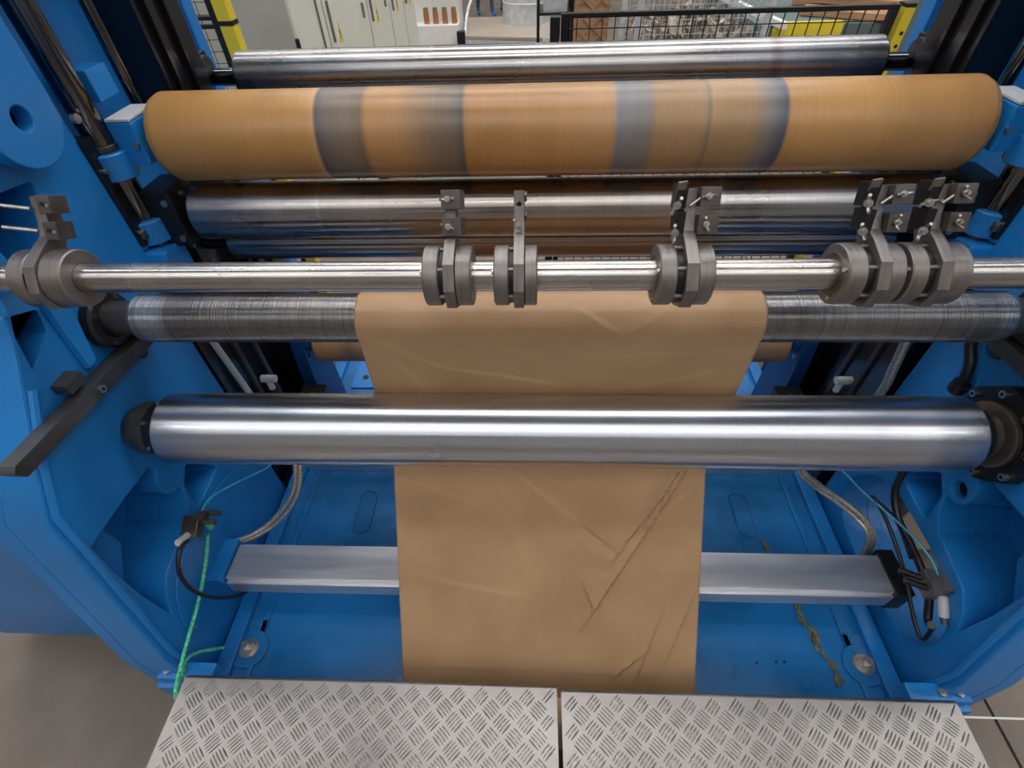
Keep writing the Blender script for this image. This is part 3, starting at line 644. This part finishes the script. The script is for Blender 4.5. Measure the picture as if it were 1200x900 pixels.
    if style == 'bare':
        MB().cyl((0, .0520, .104), (0, .0555, .104), .0042, 16).build('hole', 'black', t)
        b_ = MB(); wingnut(b_, (-.002, .038, .076), (0, -.9, .4), 1.4, .9); b_.build('wing_nut', 'bolt', t)
        b_ = MB(); b_.box((.0105, .064, .112), (.005, .014, .012), .001); b_.box((.0105, .050, .084), (.005, .014, .010), .001); b_.build('notch_tab', 'dark_steel', t)
    if style == 'edge':
        for (by, bz) in ((.050, .108), (.036, .074)):
            MB().cyl((xa, by, bz), (xa-.050, by-.008, bz+.012), .0036, 10).build('long_screw', 'bolt', t)
    return t
holder(-.191, 'knife holder left of centre on the shaft with two clamp blocks and wing nuts', 'blocks')
holder(-.075, 'knife holder just left of centre with a bare narrow upright arm', 'bare', (.025, .022), .008, .0175)
holder(.2065, 'knife holder alone right of centre with stacked blocks above', 'double', (.028, .028), .013, .020)
holder(.507, 'inner knife holder of the tight pair on the right', 'double', (.030, .0265), .014, .019)
holder(.601, 'outer knife holder of the tight pair, nearest the right frame', 'double', (.026, .034), .014, .019)
holder(-.908, 'knife holder at the far left end with long screws sticking out', 'edge', (.030, .040), .008, .020, 1)

# ================================================================ CROSS BEAM, LEVERS
b_ = MB(); b_.prism([(.622, .452), (.735, .452), (.735, .372), (.622, .372)], -.995, 1.015, bev=.004)
cb = b_.build('cross_beam', 'alu', None, 'square grey aluminium beam low across the base behind the paper', 'beam')
b_ = MB(); b_.span((-.995, .612, .375), (1.015, .622, .436), .002); b_.build('front_lip', 'alu', cb)
for s in (-1, 1): MB().span((s*1.0, .61, .36), (s*1.05, .75, .46), .003).build('end_bracket', 'blue' if s < 0 else 'black', cb)
for s, side in ((-1, 'left'), (1, 'right')):
    t = thing('lever_bar', (s*1.025, .905, 1.158), f'heavy dark square lever bar on the {side} pointing to the operator', 'lever')
    y1 = -.395
    MB().prism([(.06, -.020), (.06, .018), (0, .020), (y1, .045), (y1-.012, .035), (y1, .010), (0, -.018)], -.018, .018, bev=.002).build('bar', 'grip', t)
    MB().cyl((-s*.017, -.165, .012), (-s*.024, -.165, .012), .009, 20).build('bolt', 'bolt', t)
    MB().cyl((-s*.024, -.165, .012), (-s*.0245, -.165, .012), .005, 6).build('socket', 'black', t)
    MB().span((-s*.01, -.215, .045), (s*.03, -.165, .070), .003).build('stub', 'grip', t)
    MB().cyl((0, .0, -.03), (s*.05, .0, -.03), .014, 16).build('pivot', 'black', t)

# ================================================================ HOSES, CORDS AND VALVES
def hose(name, label, pts, r, material, cat='hose', seg=10):
    return MB().tube(pts, r, seg, 7).build(name, material, None, label, cat)
hose('cord', 'long green spotted cord hanging from the left valve', [(-1.0, .684, .613), (-1.005, .621, .557), (-1.008, .541, .51), (-1.008, .457, .483), (-1.005, .377, .461), (-1.0, .337, .454), (-.99, .303, .440), (-.985, .30, .37)], .0052, 'green', 'cord')
hose('cord', 'short green cord tied off at the left foot of the frame', [(-1.0, .470, .300), (-1.02, .436, .375), (-1.02, .405, .421), (-1.005, .362, .440), (-1.0, .321, .430), (-.992, .30, .36)], .0050, 'green', 'cord')
hose('cable', 'black looping hose below the left valve', [(-1.0, .63, .68), (-.99, .60, .706), (-.985, .567, .701), (-.985, .539, .66), (-.985, .532, .582), (-.985, .555, .475), (-.985, .612, .35), (-.985, .70, .262), (-.975, .80, .24)], .0058, 'rubber')
hose('air_tube', 'thin pale blue air tube rising from the left valve', [(-1.0, .69, .68), (-.98, .743, .708), (-.98, .844, .633), (-.98, .977, .519), (-.97, 1.079, .454), (-.9, 1.15, .35)], .0026, 'cyan', 'tube')
for k, d in enumerate((0, .015)):
    hose('metal_hose', f"{('outer', 'inner')[k]} of two braided metal hoses on the left behind the beam", [(-.77+d, 1.0, .86), (-.785+d, .92, .72), (-.797+d, .86, .622), (-.850+d, .84, .530-d*.6), (-.915+d*.6, .80, .470-d), (-.972, .765, .45-d), (-1.04, .74, .445-d)], .0078, 'braid')
    hose('metal_hose', f"{('outer', 'inner')[k]} of two braided metal hoses on the right behind the beam", [(.70-d, 1.0, .80), (.763-d, .92, .656), (.841-d, .90, .581-d*.4), (.908-d*.8, .87, .547-d*.6), (.965-d*.6, .83, .520-d), (1.002-d, .79, .478), (1.015-d, .77, .41), (1.01-d, .77, .34)], .0078, 'braid')
hose('air_tube', 'thin pale blue air tube running down to the right valve', [(.93, 1.10, .50), (.97, .998, .525), (.97, .888, .569), (.975, .777, .619), (.985, .698, .645), (1.0, .636, .645), (1.015, .60, .62)], .0028, 'cyan', 'tube')
hose('cable', 'black hose dropping through the right oval opening', [(1.03, .93, .80), (1.03, .882, .693), (1.03, .857, .62), (1.035, .80, .57), (1.04, .73, .555), (1.045, .664, .54), (1.045, .597, .52), (1.04, .54, .47), (1.02, .515, .50)], .0105, 'rubber')
hose('cable', 'second black hose curling beside the right metal hoses', [(1.06, .70, .50), (1.04, .80, .55), (.99, .86, .57), (.975, .83, .60), (1.0, .76, .56), (1.02, .66, .50), (1.03, .55, .43), (1.035, .505, .42), (1.03, .515, .49)], .0055, 'rubber')
hose('air_pipe', 'pale grey pipe on the black rail pack, left', [(-1.02, 1.12, 1.02), (-1.02, 1.14, .82), (-1.02, 1.16, .62), (-1.0, 1.18, .40)], .010, 'lightgrey', 'pipe')
hose('air_pipe', 'braided grey pipe curving below the scratched roller, right', [(1.0, 1.12, 1.02), (1.005, 1.10, .90), (1.02, 1.10, .80), (1.03, 1.12, .62), (1.03, 1.15, .45)], .013, 'braid', 'pipe')
t = MB(); t.tube([(1.03, .985, 1.14), (1.03, .975, 1.097), (1.03, .943, 1.063), (1.03, .925, 1.021), (1.035, .93, .99)], .013, 12, 6)
o_ = t.build('cable', 'rubber', None, 'thick black hose above the right end of the bright chrome roller', 'hose')
MB().cyl((1.033, .925, 1.01), (1.036, .93, .98), .020, 16).build('fitting', 'black', o_)
# left valve
t = thing('valve', (-1.0, .675, .675), 'small dark brass valve with two fittings on the left frame', 'valve')
MB().box((-.01, 0, 0), (.045, .06, .035), .003, Matrix.Rotation(.5, 4, 'X')).build('body', 'brown_bear', t)
MB().box((.015, .02, .02), (.03, .025, .025), .003).build('fitting_block', 'dark_steel', t)
for dy in (0, .028): MB().cyl((.02, dy+.01, .01), (.055, dy+.01, .01), .008, 14, bev=.001).build('fitting', 'dark_steel', t)
MB().cyl((-.01, -.03, .005), (-.005, -.065, .03), .010, 16).build('sleeve', 'lightgrey', t)
MB().cyl((.012, .022, -.015), (.012, .022, -.045), .009, 12).build('cord_knot', 'green', t)
# right valve block
t = thing('valve', (1.03, .60, .575), 'square grey valve block with black fittings in the right oval opening', 'valve')
MB().span((-.03, -.035, -.03), (.03, .025, .028), .002).build('block', 'ring_steel', t)
for dy in (-.015, .012): MB().cyl((-.03, dy, .0), (-.075, dy+.02, .0), .009, 14, bev=.001).build('fitting', 'black', t)
MB().cyl((.01, -.03, -.01), (.01, -.075, -.045), .012, 16, bev=.002).build('filter_cup', 'lightgrey', t)
MB().cyl((.01, -.075, -.045), (.01, -.09, -.055), .009, 12).build('cup_tip', 'dark_steel', t)
MB().cyl((.018, -.036, .018), (.018, -.033, .018), .004, 10).build('screw', 'black', t)

# small machine parts low at the back
for s, side in ((-1, 'left'), (1, 'right')):
    t = thing('bearing_bracket', (s*.97, 1.50, .22), f'blue bearing bracket holding the {side} end of the low brown roller', 'bracket')
    MB().prism([(-.09, 0), (.12, 0), (.10, .46), (.02, .55), (-.06, .52), (-.08, .36)], -.02, .03, bev=.004).build('bracket_plate', 'blue_dark', t)  # darker blue puts the shade low at the back into the paint
    MB().cyl((-s*.022, 0, .445), (-s*.045, 0, .445), .05, 28).build('cap', 'blue_dark', t)
    for y, z in ((-.05, .40), (.04, .50), (-.05, .49), (.06, .40)): MB().cyl((-s*.02, y, z), (-s*.03, y, z), .008, 10).build('bolt', 'bolt', t)
    t = thing('control_box', (s*.93, 1.33, .22), f'small black control box on the base, {side} side', 'box')
    MB().span((-.05, -.05, 0), (.05, .06, .30), .005).build('body', 'black', t)
    for dx in (-.02, .02): MB().cyl((dx, -.02, .30), (dx, -.02, .325), .008, 12).build('screw', 'bolt', t)
    t = thing('hose_fitting', (s*1.0, 1.24, .60), f'pale pipe tee fitting beside the black columns, {side} side', 'fitting')
    MB().cyl((-.02, 0, .10), (.03, 0, .10), .014, 12).build('tee', 'lightgrey', t)
    MB().cyl((0, 0, .05), (0, 0, .11), .011, 12).build('stem', 'lightgrey', t)
    MB().tube([(0, 0, .06), (s*-.005, .01, -.05), (s*-.03, .03, -.20)], .006, 8, 5).build('tail', 'rubber', t)

# ================================================================ TREAD PLATES
def lens(b, cx, cy, ang, L=.0235, w=.0036, h=.0016):
    c, s = math.cos(ang), math.sin(ang); n = 4; V = []
    bm = b.bm
    top = [bm.verts.new((cx+c*L*q, cy+s*L*q, h)) for q in (-.28, .28)]
    rim = []
    for k in range(8):
        a = 2*PI*k/8; lx = L*.5*math.copysign(abs(math.cos(a))**1.0, math.cos(a)); ly = w*.5*math.sin(a)
        rim.append(bm.verts.new((cx+c*lx-s*ly, cy+s*lx+c*ly, 0)))
    # rim order: 0 right tip ... 4 left tip
    f = bm.faces.new
    f((rim[7], rim[0], top[1])); f((rim[0], rim[1], top[1])); f((rim[1], rim[2], top[1])); f((rim[2], top[0], top[1])); f((rim[2], rim[3], top[0])); f((rim[3], rim[4], top[0]))
    f((rim[4], rim[5], top[0])); f((rim[5], rim[6], top[0])); f((rim[6], top[1], top[0])); f((rim[6], rim[7], top[1]))
def tread(x0, x1, y1, z, label):
    t = thing('step_plate', ((x0+x1)/2, (y1-.6)/1.0+.3, 0), label, 'step')
    o = t.location; y0 = y1-.72
    b_ = MB(); r = .010
    prof = [(y0, z), (y1-r, z)]+[(y1-r+r*math.sin(a), z-r+r*math.cos(a)) for a in [PI/2*k/5 for k in range(1, 6)]]+[(y1, z-.05), (y1-.004, z-.05), (y1-.004, z-r), (y1-r, z-.004), (y0, z-.004)]
    b_.prism([(y-o.y, q) for y, q in prof], x0-o.x, x1-o.x); b_.build('sheet', 'tread', t)
    bars = MB(); P = .060; H = P/2
    ny = int((y1-y0)/H)+1; nx = int((x1-x0)/P)+2
    for iy in range(ny+1):
        for ix in range(nx+1):
            X = x0+.020+ix*P+(H if iy % 2 else 0); Y = y1-.030-iy*H
            ang = math.radians(47) if iy % 2 == 0 else math.radians(-43)
            pa = ang+PI/2
            for k in range(-2, 3):
                L = .040 if abs(k) < 2 else .034
                cx, cy = X+k*.0078*math.cos(pa), Y+k*.0078*math.sin(pa); e = L*.36
                if cx-e < x0+.003 or cx+e > x1-.003 or cy+e > y1-.008 or cy-e < y0: continue
                lens(bars, cx-o.x, cy-o.y, ang, L, .0050, .0028)
    bmesh.ops.recalc_face_normals(bars.bm, faces=bars.bm.faces)
    bo = bars.build('tread_bars', 'tread_bar', t, kind='stuff', smooth=0); bo.location = (0, 0, z-.0001)
    # frame under the sheet and legs
    b_ = MB()
    b_.span((x0+.02-o.x, y1-.06-o.y, z-.06), (x1-.02-o.x, y1-.02-o.y, z-.004), .002); b_.span((x0+.02-o.x, y0+.02-o.y, z-.06), (x1-.02-o.x, y0+.06-o.y, z-.004), .002)
    b_.build('under_frame', 'blue', t)
    for x in (x0+.12, x1-.12):
        for y in (y1-.14, y0+.08): MB().span((x-.02-o.x, y-.02-o.y, 0), (x+.02-o.x, y+.02-o.y, z-.006), .002).build('leg', 'blue', t)
    return t
tread(-.986, .0135, .360, .45, 'left aluminium tread plate step with five-bar pattern')
tread(.0245, 1.018, .352, .45, 'right aluminium tread plate step with five-bar pattern')

# ================================================================ BACKGROUND
# electrical cabinets: their front runs away to the back right
ang = math.atan2(1.06, .19)     # direction of the row
rowdir = Vector((math.cos(ang), math.sin(ang), 0)); Rz = ang
P0 = Vector((-1.495, 3.6, 0))
def row_pt(d): return P0+rowdir*d
edges = [(0, .39), (.40, 1.05), (1.06, 1.47), (1.48, 1.77), (1.78, 2.04)]
for i, (a, b) in enumerate(edges):
    w = b-a
    nm = ['nearest beige electrical cabinet with a dark hinge edge', 'second beige electrical cabinet from the near end of the row', 'middle beige electrical cabinet of the row', 'fourth beige electrical cabinet from the near end of the row', 'farthest beige electrical cabinet, next to the white bench'][i]
    t = thing('electrical_cabinet', row_pt(a), nm, 'cabinet', 'row of electrical cabinets', rz=Rz)
    # local x along the row, local y to the left (away from the aisle)
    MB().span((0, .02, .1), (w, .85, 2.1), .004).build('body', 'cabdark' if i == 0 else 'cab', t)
    MB().span((.03, .05, 0), (w-.03, .8, .1), .002).build('plinth', 'black', t)
    d = MB().span((.006, 0, .12), (w-.006, .022, 2.08), .004).build('door', 'cab', t)
    if i: 
        MB().span((.035, -.016, 1.15), (.05, .0, 1.38), .004).build('handle', 'midgrey', d)
        MB().prism([(.12, 1.13), (.17, 1.13), (.145, 1.25)], -.002, .0, 'Y').build('warning_sign', 'yellow', d)
        s_ = MB(); s_.prism([(.141, 1.155), (.150, 1.155), (.143, 1.185), (.152, 1.185), (.141, 1.215), (.136, 1.18), (.145, 1.178)], -.003, -.002, 'Y'); s_.build('lightning_mark', 'black', d)
        if w > .35: MB().span((w-.10, -.016, 1.20), (w-.085, 0, 1.29), .003).build('lock', 'midgrey', d)
    else:
        MB().span((.30, -.012, .2), (.31, .0, 2.0), .002).build('hinge', 'midgrey', d); MB().span((-.01, -.006, 1.2), (.012, .012, 1.26), .002).build('catch', 'black', d)

def mesh_panel(name, label, p0, p1, z0, z1, pitch, zp, posts=True, rail=.02, cat='fence', material='wire', wire=.0022, rails=()):
    p0, p1 = Vector(p0), Vector(p1); L = (p1-p0).length; a = math.atan2(p1.y-p0.y, p1.x-p0.x)
    t = thing(name, (p0.x, p0.y, 0), label, cat, rz=a)
    w = MB()
    for k in range(1, int(L/pitch)+1):
        w.box((k*pitch, 0, (z0+z1)/2), (wire*2, wire*2, z1-z0))
    for k in range(1, int((z1-z0)/zp)+1): w.box((L/2, 0, z1-k*zp), (L, wire*2, wire*2))
    w.build('wire_mesh', material, t, kind='stuff', smooth=0)
    MB().box((L/2, 0, z1), (L, .03, rail), .003).build('rail', 'black', t)
    MB().box((L/2, 0, z0), (L, .03, rail), .003).build('rail', 'black', t)
    for z in rails: MB().box((L/2, 0, z), (L, .03, .016), .003).build('rail', 'black', t)
    if posts:
        for x in (0, L): MB().box((x, 0, z1/2), (.03, .04, z1+.02), .003).build('post', 'black', t)
    return t
mesh_panel('mesh_fence', 'low black mesh guard fence behind the rearmost roller, right half', (.085, 2.8, 0), (1.54, 2.8, 0), .1, 1.475, .058, .052)
b_ = MB(); b_.span((.02, 2.77, 0), (.065, 2.82, 1.475), .004); b_.build('fence_post', 'black', None, 'thick black fence post left of the low mesh fence', 'post')
mesh_panel('mesh_fence', 'tall black mesh guard fence at the upper left behind the strut', (-2.3, 2.6, 0), (-1.42, 2.6, 0), .1, 2.4, .045, .045, rails=(1.505, 1.535), wire=.0012)
for nm, x, lab in (('safety_post', -1.375, 'yellow guard post beside the tall left mesh fence'),):
    t = thing(nm, (x, 2.6, 0), lab, 'post')
    MB().span((-.03, -.03, 0), (.03, .03, 1.51), .004).build('lower_section', 'yellow', t)
    MB().span((-.032, -.032, 1.51), (.032, .032, 1.525), .001).build('gap_strip', 'black', t)
    MB().span((-.03, -.03, 1.525), (.03, .03, 2.4), .004).build('upper_section', 'yellow', t)
t = thing('safety_post', (1.60, 2.8, 0), 'yellow slotted guard post at the right end of the low fence', 'post')
MB().span((-.028, -.03, 0), (.028, .03, 1.475), .004).build('profile', 'yellow', t)
MB().span((-.03, -.032, 1.475), (.03, .032, 1.49), .003).build('cap', 'black', t)
for z in (1.38, 1.33): MB().cyl((0, -.032, z), (0, -.029, z), .008, 12).build('slot', 'black', t)
t = thing('support_post', (1.36, 2.25, 0), 'grey green steel support post beside the right blue strut', 'post')
MB().span((-.035, -.04, 0), (.07, .04, 2.3), .004).build('profile', 'greypaint', t); MB().span((-.07, -.07, 0), (.1, .07, .012), .002).build('foot_plate', 'greypaint', t)

# white bench with tins
t = thing('work_bench', (-1.27, 7.45, 0), 'white enamel work bench with black pull handles beyond the cabinets', 'bench')
MB().span((-.30, .0, .05), (.28, .6, .62), .006).build('body', 'white', t)
MB().span((-.30, .25, .62), (.28, .6, 1.05), .006).build('upright', 'white', t)
MB().span((-.30, .12, 1.05), (.28, .6, 1.10), .006).build('top', 'white', t)
for x in (-.16, .14): MB().tube([(x-.05, .25, .93), (x-.05, .21, .95), (x+.05, .21, .95), (x+.05, .25, .93)], .008, 6, 1).build('handle', 'black', t)
for k in range(4):
    t = thing('paint_tin', (-1.39+k*.115, 7.56, .62), ('leftmost', 'second from left', 'third from left', 'rightmost')[k]+' small rust orange tin with olive lid on the white bench', 'tin', 'tins on the white bench')
    MB().cyl((0, 0, 0), (0, 0, .12), .034, 20, bev=.003).build('can', 'orangecan', t); MB().cyl((0, 0, .12), (0, 0, .165), .030, 20, bev=.003).build('lid', 'olive', t)
t = thing('hose_reel', (-1.30, 7.75, 1.10), 'coils of red air hose lying on top of the white bench', 'hose')
for k in range(4):
    pts = [(-.12+k*.05+.09*math.cos(a), -.02+.09*math.sin(a), .02+k*.022) for a in [2*PI*q/16 for q in range(17)]]
    MB().tube(pts, .011, 8, 2).build('coil', 'red' if k % 2 == 0 else 'orangecan', t)
# duct on a pale platform
t = thing('machine_platform', (-.35, 8.6, 0), 'pale low machine platform under the galvanised duct', 'platform')
MB().prism([(-.62, -1.2), (.55, -1.45), (.62, -.12), (-.62, -.12)], .05, .48, 'Z', .01).build('body', 'galv', t)
MB().prism([(-.62, -1.2), (.55, -1.45), (.62, -.12), (-.62, -.12)], .48, .52, 'Z', .006).build('top_sheet', 'beige', t)
MB().span((-.66, -1.22, .42), (-.56, -1.12, .56), .004).build('corner_stop', 'black', t)
t = thing('duct', (-.17, 8.12, .52), 'thick galvanised ventilation duct standing on the pale platform', 'duct')
MB().rev([(0, .30), (.45, .30), (.46, .312), (.48, .312), (.49, .30), (.95, .30), (.96, .312), (.98, .312), (.99, .30), (3.4, .30), (3.4, .28), (0, .28), (0, .30)], 48, axis='Z').build('pipe', 'galv', t)
for z in (.22, .72): MB().ring(z, z+.012, .299, .305, 48, axis='Z').build('band', 'white', t)
hose('sloping_pole', 'thin grey pole leaning over the pale platform', [(-.92, 7.5, .5), (-.86, 7.7, .78), (-.60, 8.0, 1.15), (-.40, 8.15, 1.5)], .018, 'galv', 'pole')
# wire cage with waste paper
t = thing('waste_cage', (1.27, 5.3, 0), 'galvanised wire cage bin full of brown paper waste', 'cage')
for x in (-.50, .50):
    for y in (-.45, .45): MB().span((x-.025, y-.025, 0), (x+.025, y+.025, 1.35), .003).build('post', 'galv', t)
for y in (-.45, .45):
    w = MB()
    for k in range(-10, 11): w.box((k*.045, y, .70), (.004, .004, 1.2))
    for k in range(25): w.box((0, y, .12+k*.048), (1.0, .004, .004))
    w.build('wire_mesh', 'galv', t, kind='stuff', smooth=0)
for z in (.1, 1.32):
    for y in (-.45, .45): MB().box((0, y, z), (1.0, .03, .03), .003).build('rail', 'galv', t)
wb = MB(); random.seed(11)
for k in range(620):
    x, y = random.uniform(-.42, .42), random.uniform(-.40, .40); z = random.uniform(.55, .98)+.06*math.cos(x*3)
    wb.box((x, y, z), (random.uniform(.04, .16), random.uniform(.02, .06), .004), 0, Matrix.Rotation(random.uniform(0, 3), 4, 'X') @ Matrix.Rotation(random.uniform(0, 6), 4, 'Z') @ Matrix.Rotation(random.uniform(0, 3), 4, 'Y'))
wb.box((0, 0, .35), (.9, .8, .5), .03)
wb.build('paper_waste', 'waste', None, 'heap of shredded brown paper waste inside the wire cage', 'paper waste', kind='stuff', smooth=0, loc=(1.27, 5.3, 0))
# crate with lattice front
t = thing('wooden_crate', (.50, 5.9, 0), 'wooden crate with crossed laths left of the wire cage', 'crate')
MB().span((-.16, 0, 0), (.16, .5, 1.5), .004).build('body', 'wood', t)
for k in range(9):
    for sg in (-1, 1): MB().box((0, -.012-.004*sg, .3+k*.14), (.36, .008, .02), .001, Matrix.Rotation(sg*.7, 4, 'Y')).build('lath', 'wood', t)
t = thing('shelf_rack', (.155, 6.2, 0), 'dark shelf rack with grey trays beside the duct', 'rack')
for x in (-.17, .17):
    for y in (0, .5): MB().span((x-.015, y-.015, 0), (x+.015, y+.015, 1.5), .002).build('post', 'black', t)
for z in (.5, .9, 1.3): MB().span((-.155, 0, z), (.155, .5, z+.02), .002).build('shelf', 'black', t)
for z in (.52, .92): MB().span((-.12, .03, z), (.12, .4, z+.12), .006).build('tray', 'galv', t)
# grey table with yellow beam and stacked boards at the right
t = thing('roll_table', (2.35, 5.1, 0), 'grey table with a bright yellow front beam behind the low fence', 'table')
MB().span((-.55, .02, .70), (.65, 1.8, .98), .01).build('deck', 'greypaint', t)
MB().span((-.42, -.05, .90), (.12, .02, 1.0), .004).build('front_beam', 'yellow', t)
MB().box((-.50, .75, 1.0), (.05, 1.8, .05), .004, Matrix.Rotation(.12, 4, 'Z')).build('white_edge', 'white', t)
for x in (-.45, .55):
    for y in (.1, 1.7): MB().span((x-.03, y-.03, 0), (x+.03, y+.03, .70), .003).build('leg', 'greypaint', t)
random.seed(5)
for k in range(6):
    t = thing('board', (2.62+.10*(k % 2)+.05*k, 5.32+.24*k, .98), ('nearest', 'second nearest', 'third nearest', 'fourth nearest', 'second farthest', 'farthest')[k]+' of six rough brown boards lying on the grey table', 'board', 'boards on the grey table', rz=-.55+random.uniform(-.06, .06))
    MB().box((0, 0, .03+.05*(k % 2)), (.75, .22, .05), .003).build('plank', 'wood', t)
t = thing('board_stack', (3.35, 4.6, 0), 'stack of brown boards on the floor right of the grey table', 'boards')
for k in range(14): MB().box((random.uniform(-.03, .03), 0, .05+k*.075), (.95, .5, .06), .004).build('board', 'wood', t)

# two people walking far behind, only their lower legs reach the frame
def person(loc, rz, trousers, shirt, stride, label):
    V = [(0, 0, .96), (0, 0, 1.15), (0, 0, 1.38), (0, 0, 1.50), (0, .01, 1.58), (0, .01, 1.68),
         (.10, 0, .90), (.11, -stride*.5, .50), (.11, -stride*1.0+.02, .09), (.12, -stride-.13, .045),
         (-.10, 0, .90), (-.11, stride*.35, .50), (-.11, stride*1.0, .10), (-.12, stride-.14, .045),
         (.19, 0, 1.43), (.25, .02, 1.16), (.25, -.10, .92), (-.19, 0, 1.43), (-.25, .02, 1.16), (-.25, -.08, .92), (.25, -.14, .83), (-.25, -.12, .83)]
    R_ = [.15, .13, .16, .07, .055, .095, .085, .058, .042, .038, .085, .058, .042, .038, .06, .042, .03, .06, .042, .03, .028, .028]
    E_ = [(0, 1), (1, 2), (2, 3), (3, 4), (4, 5), (0, 6), (6, 7), (7, 8), (8, 9), (0, 10), (10, 11), (11, 12), (12, 13), (2, 14), (14, 15), (15, 16), (2, 17), (17, 18), (18, 19), (16, 20), (19, 21)]
    me = bpy.data.meshes.new('p'); me.from_pydata(V, E_, []); ob = bpy.data.objects.new('p', me); COL.objects.link(ob)
    sk = ob.modifiers.new('s', 'SKIN'); ob.modifiers.new('u', 'SUBSURF').levels = 2
    for i, sv in enumerate(me.skin_vertices[0].data): sv.radius = (R_[i], R_[i]*.85); sv.use_root = (i == 0)
    dg = bpy.context.evaluated_depsgraph_get(); dg.update(); m2 = bpy.data.meshes.new_from_object(ob.evaluated_get(dg))
    bpy.data.objects.remove(ob)
    m2.materials.clear()
    t = thing('person', loc, label, 'person', rz=rz)
    o = link('body', m2, [trousers, shirt, 'skin', 'shoe'], t, smooth=180)
    for p in m2.polygons:
        c = p.center; p.material_index = 3 if c.z < .09 else 0 if (c.z < .98 and abs(c.x) < .2) else 2 if (c.z > 1.5 or (abs(c.x) > .2 and c.z < 1.1)) else 1
    MB().rev([(1.64, .0), (1.645, .10), (1.70, .108), (1.76, .085), (1.79, .04), (1.80, 0)], 20, (0, .025, 0), 'Z').build('hair', 'hair', t)
    f = MB(); f.cyl((0, -.085, 1.67), (0, -.115, 1.655), .014, 8, .008); f.build('nose', 'skin', t)
    for sx in (-1, 1):
        e = MB(); e.cyl((sx*.032, -.083, 1.69), (sx*.032, -.090, 1.69), .008, 8); e.build('eye', 'black', t)
        hb = MB(); hx_, hy_ = sx*.25, (-.14 if sx > 0 else -.12)
        for q in range(4): hb.tube([(hx_+(q-1.5)*.012*1, hy_-.0, .83), (hx_+(q-1.5)*.014, hy_-.012, .785-(.006 if q in (0, 3) else 0)), (hx_+(q-1.5)*.013, hy_-.004, .75)], .007, 6, 2)
        hb.tube([(hx_-sx*.02, hy_-.005, .85), (hx_-sx*.042, hy_-.02, .81), (hx_-sx*.036, hy_-.025, .785)], .008, 6, 2)
        hb.build('fingers', 'skin', t)
person((-.98, 11.6, 0), .3, 'jeans', 'darkcloth', .12, 'person in blue jeans walking far behind the pale platform')
person((-.58, 12.0, 0), -.2, 'darkcloth', 'jeans', .10, 'person in dark trousers and blue shoes far behind, next to the duct')
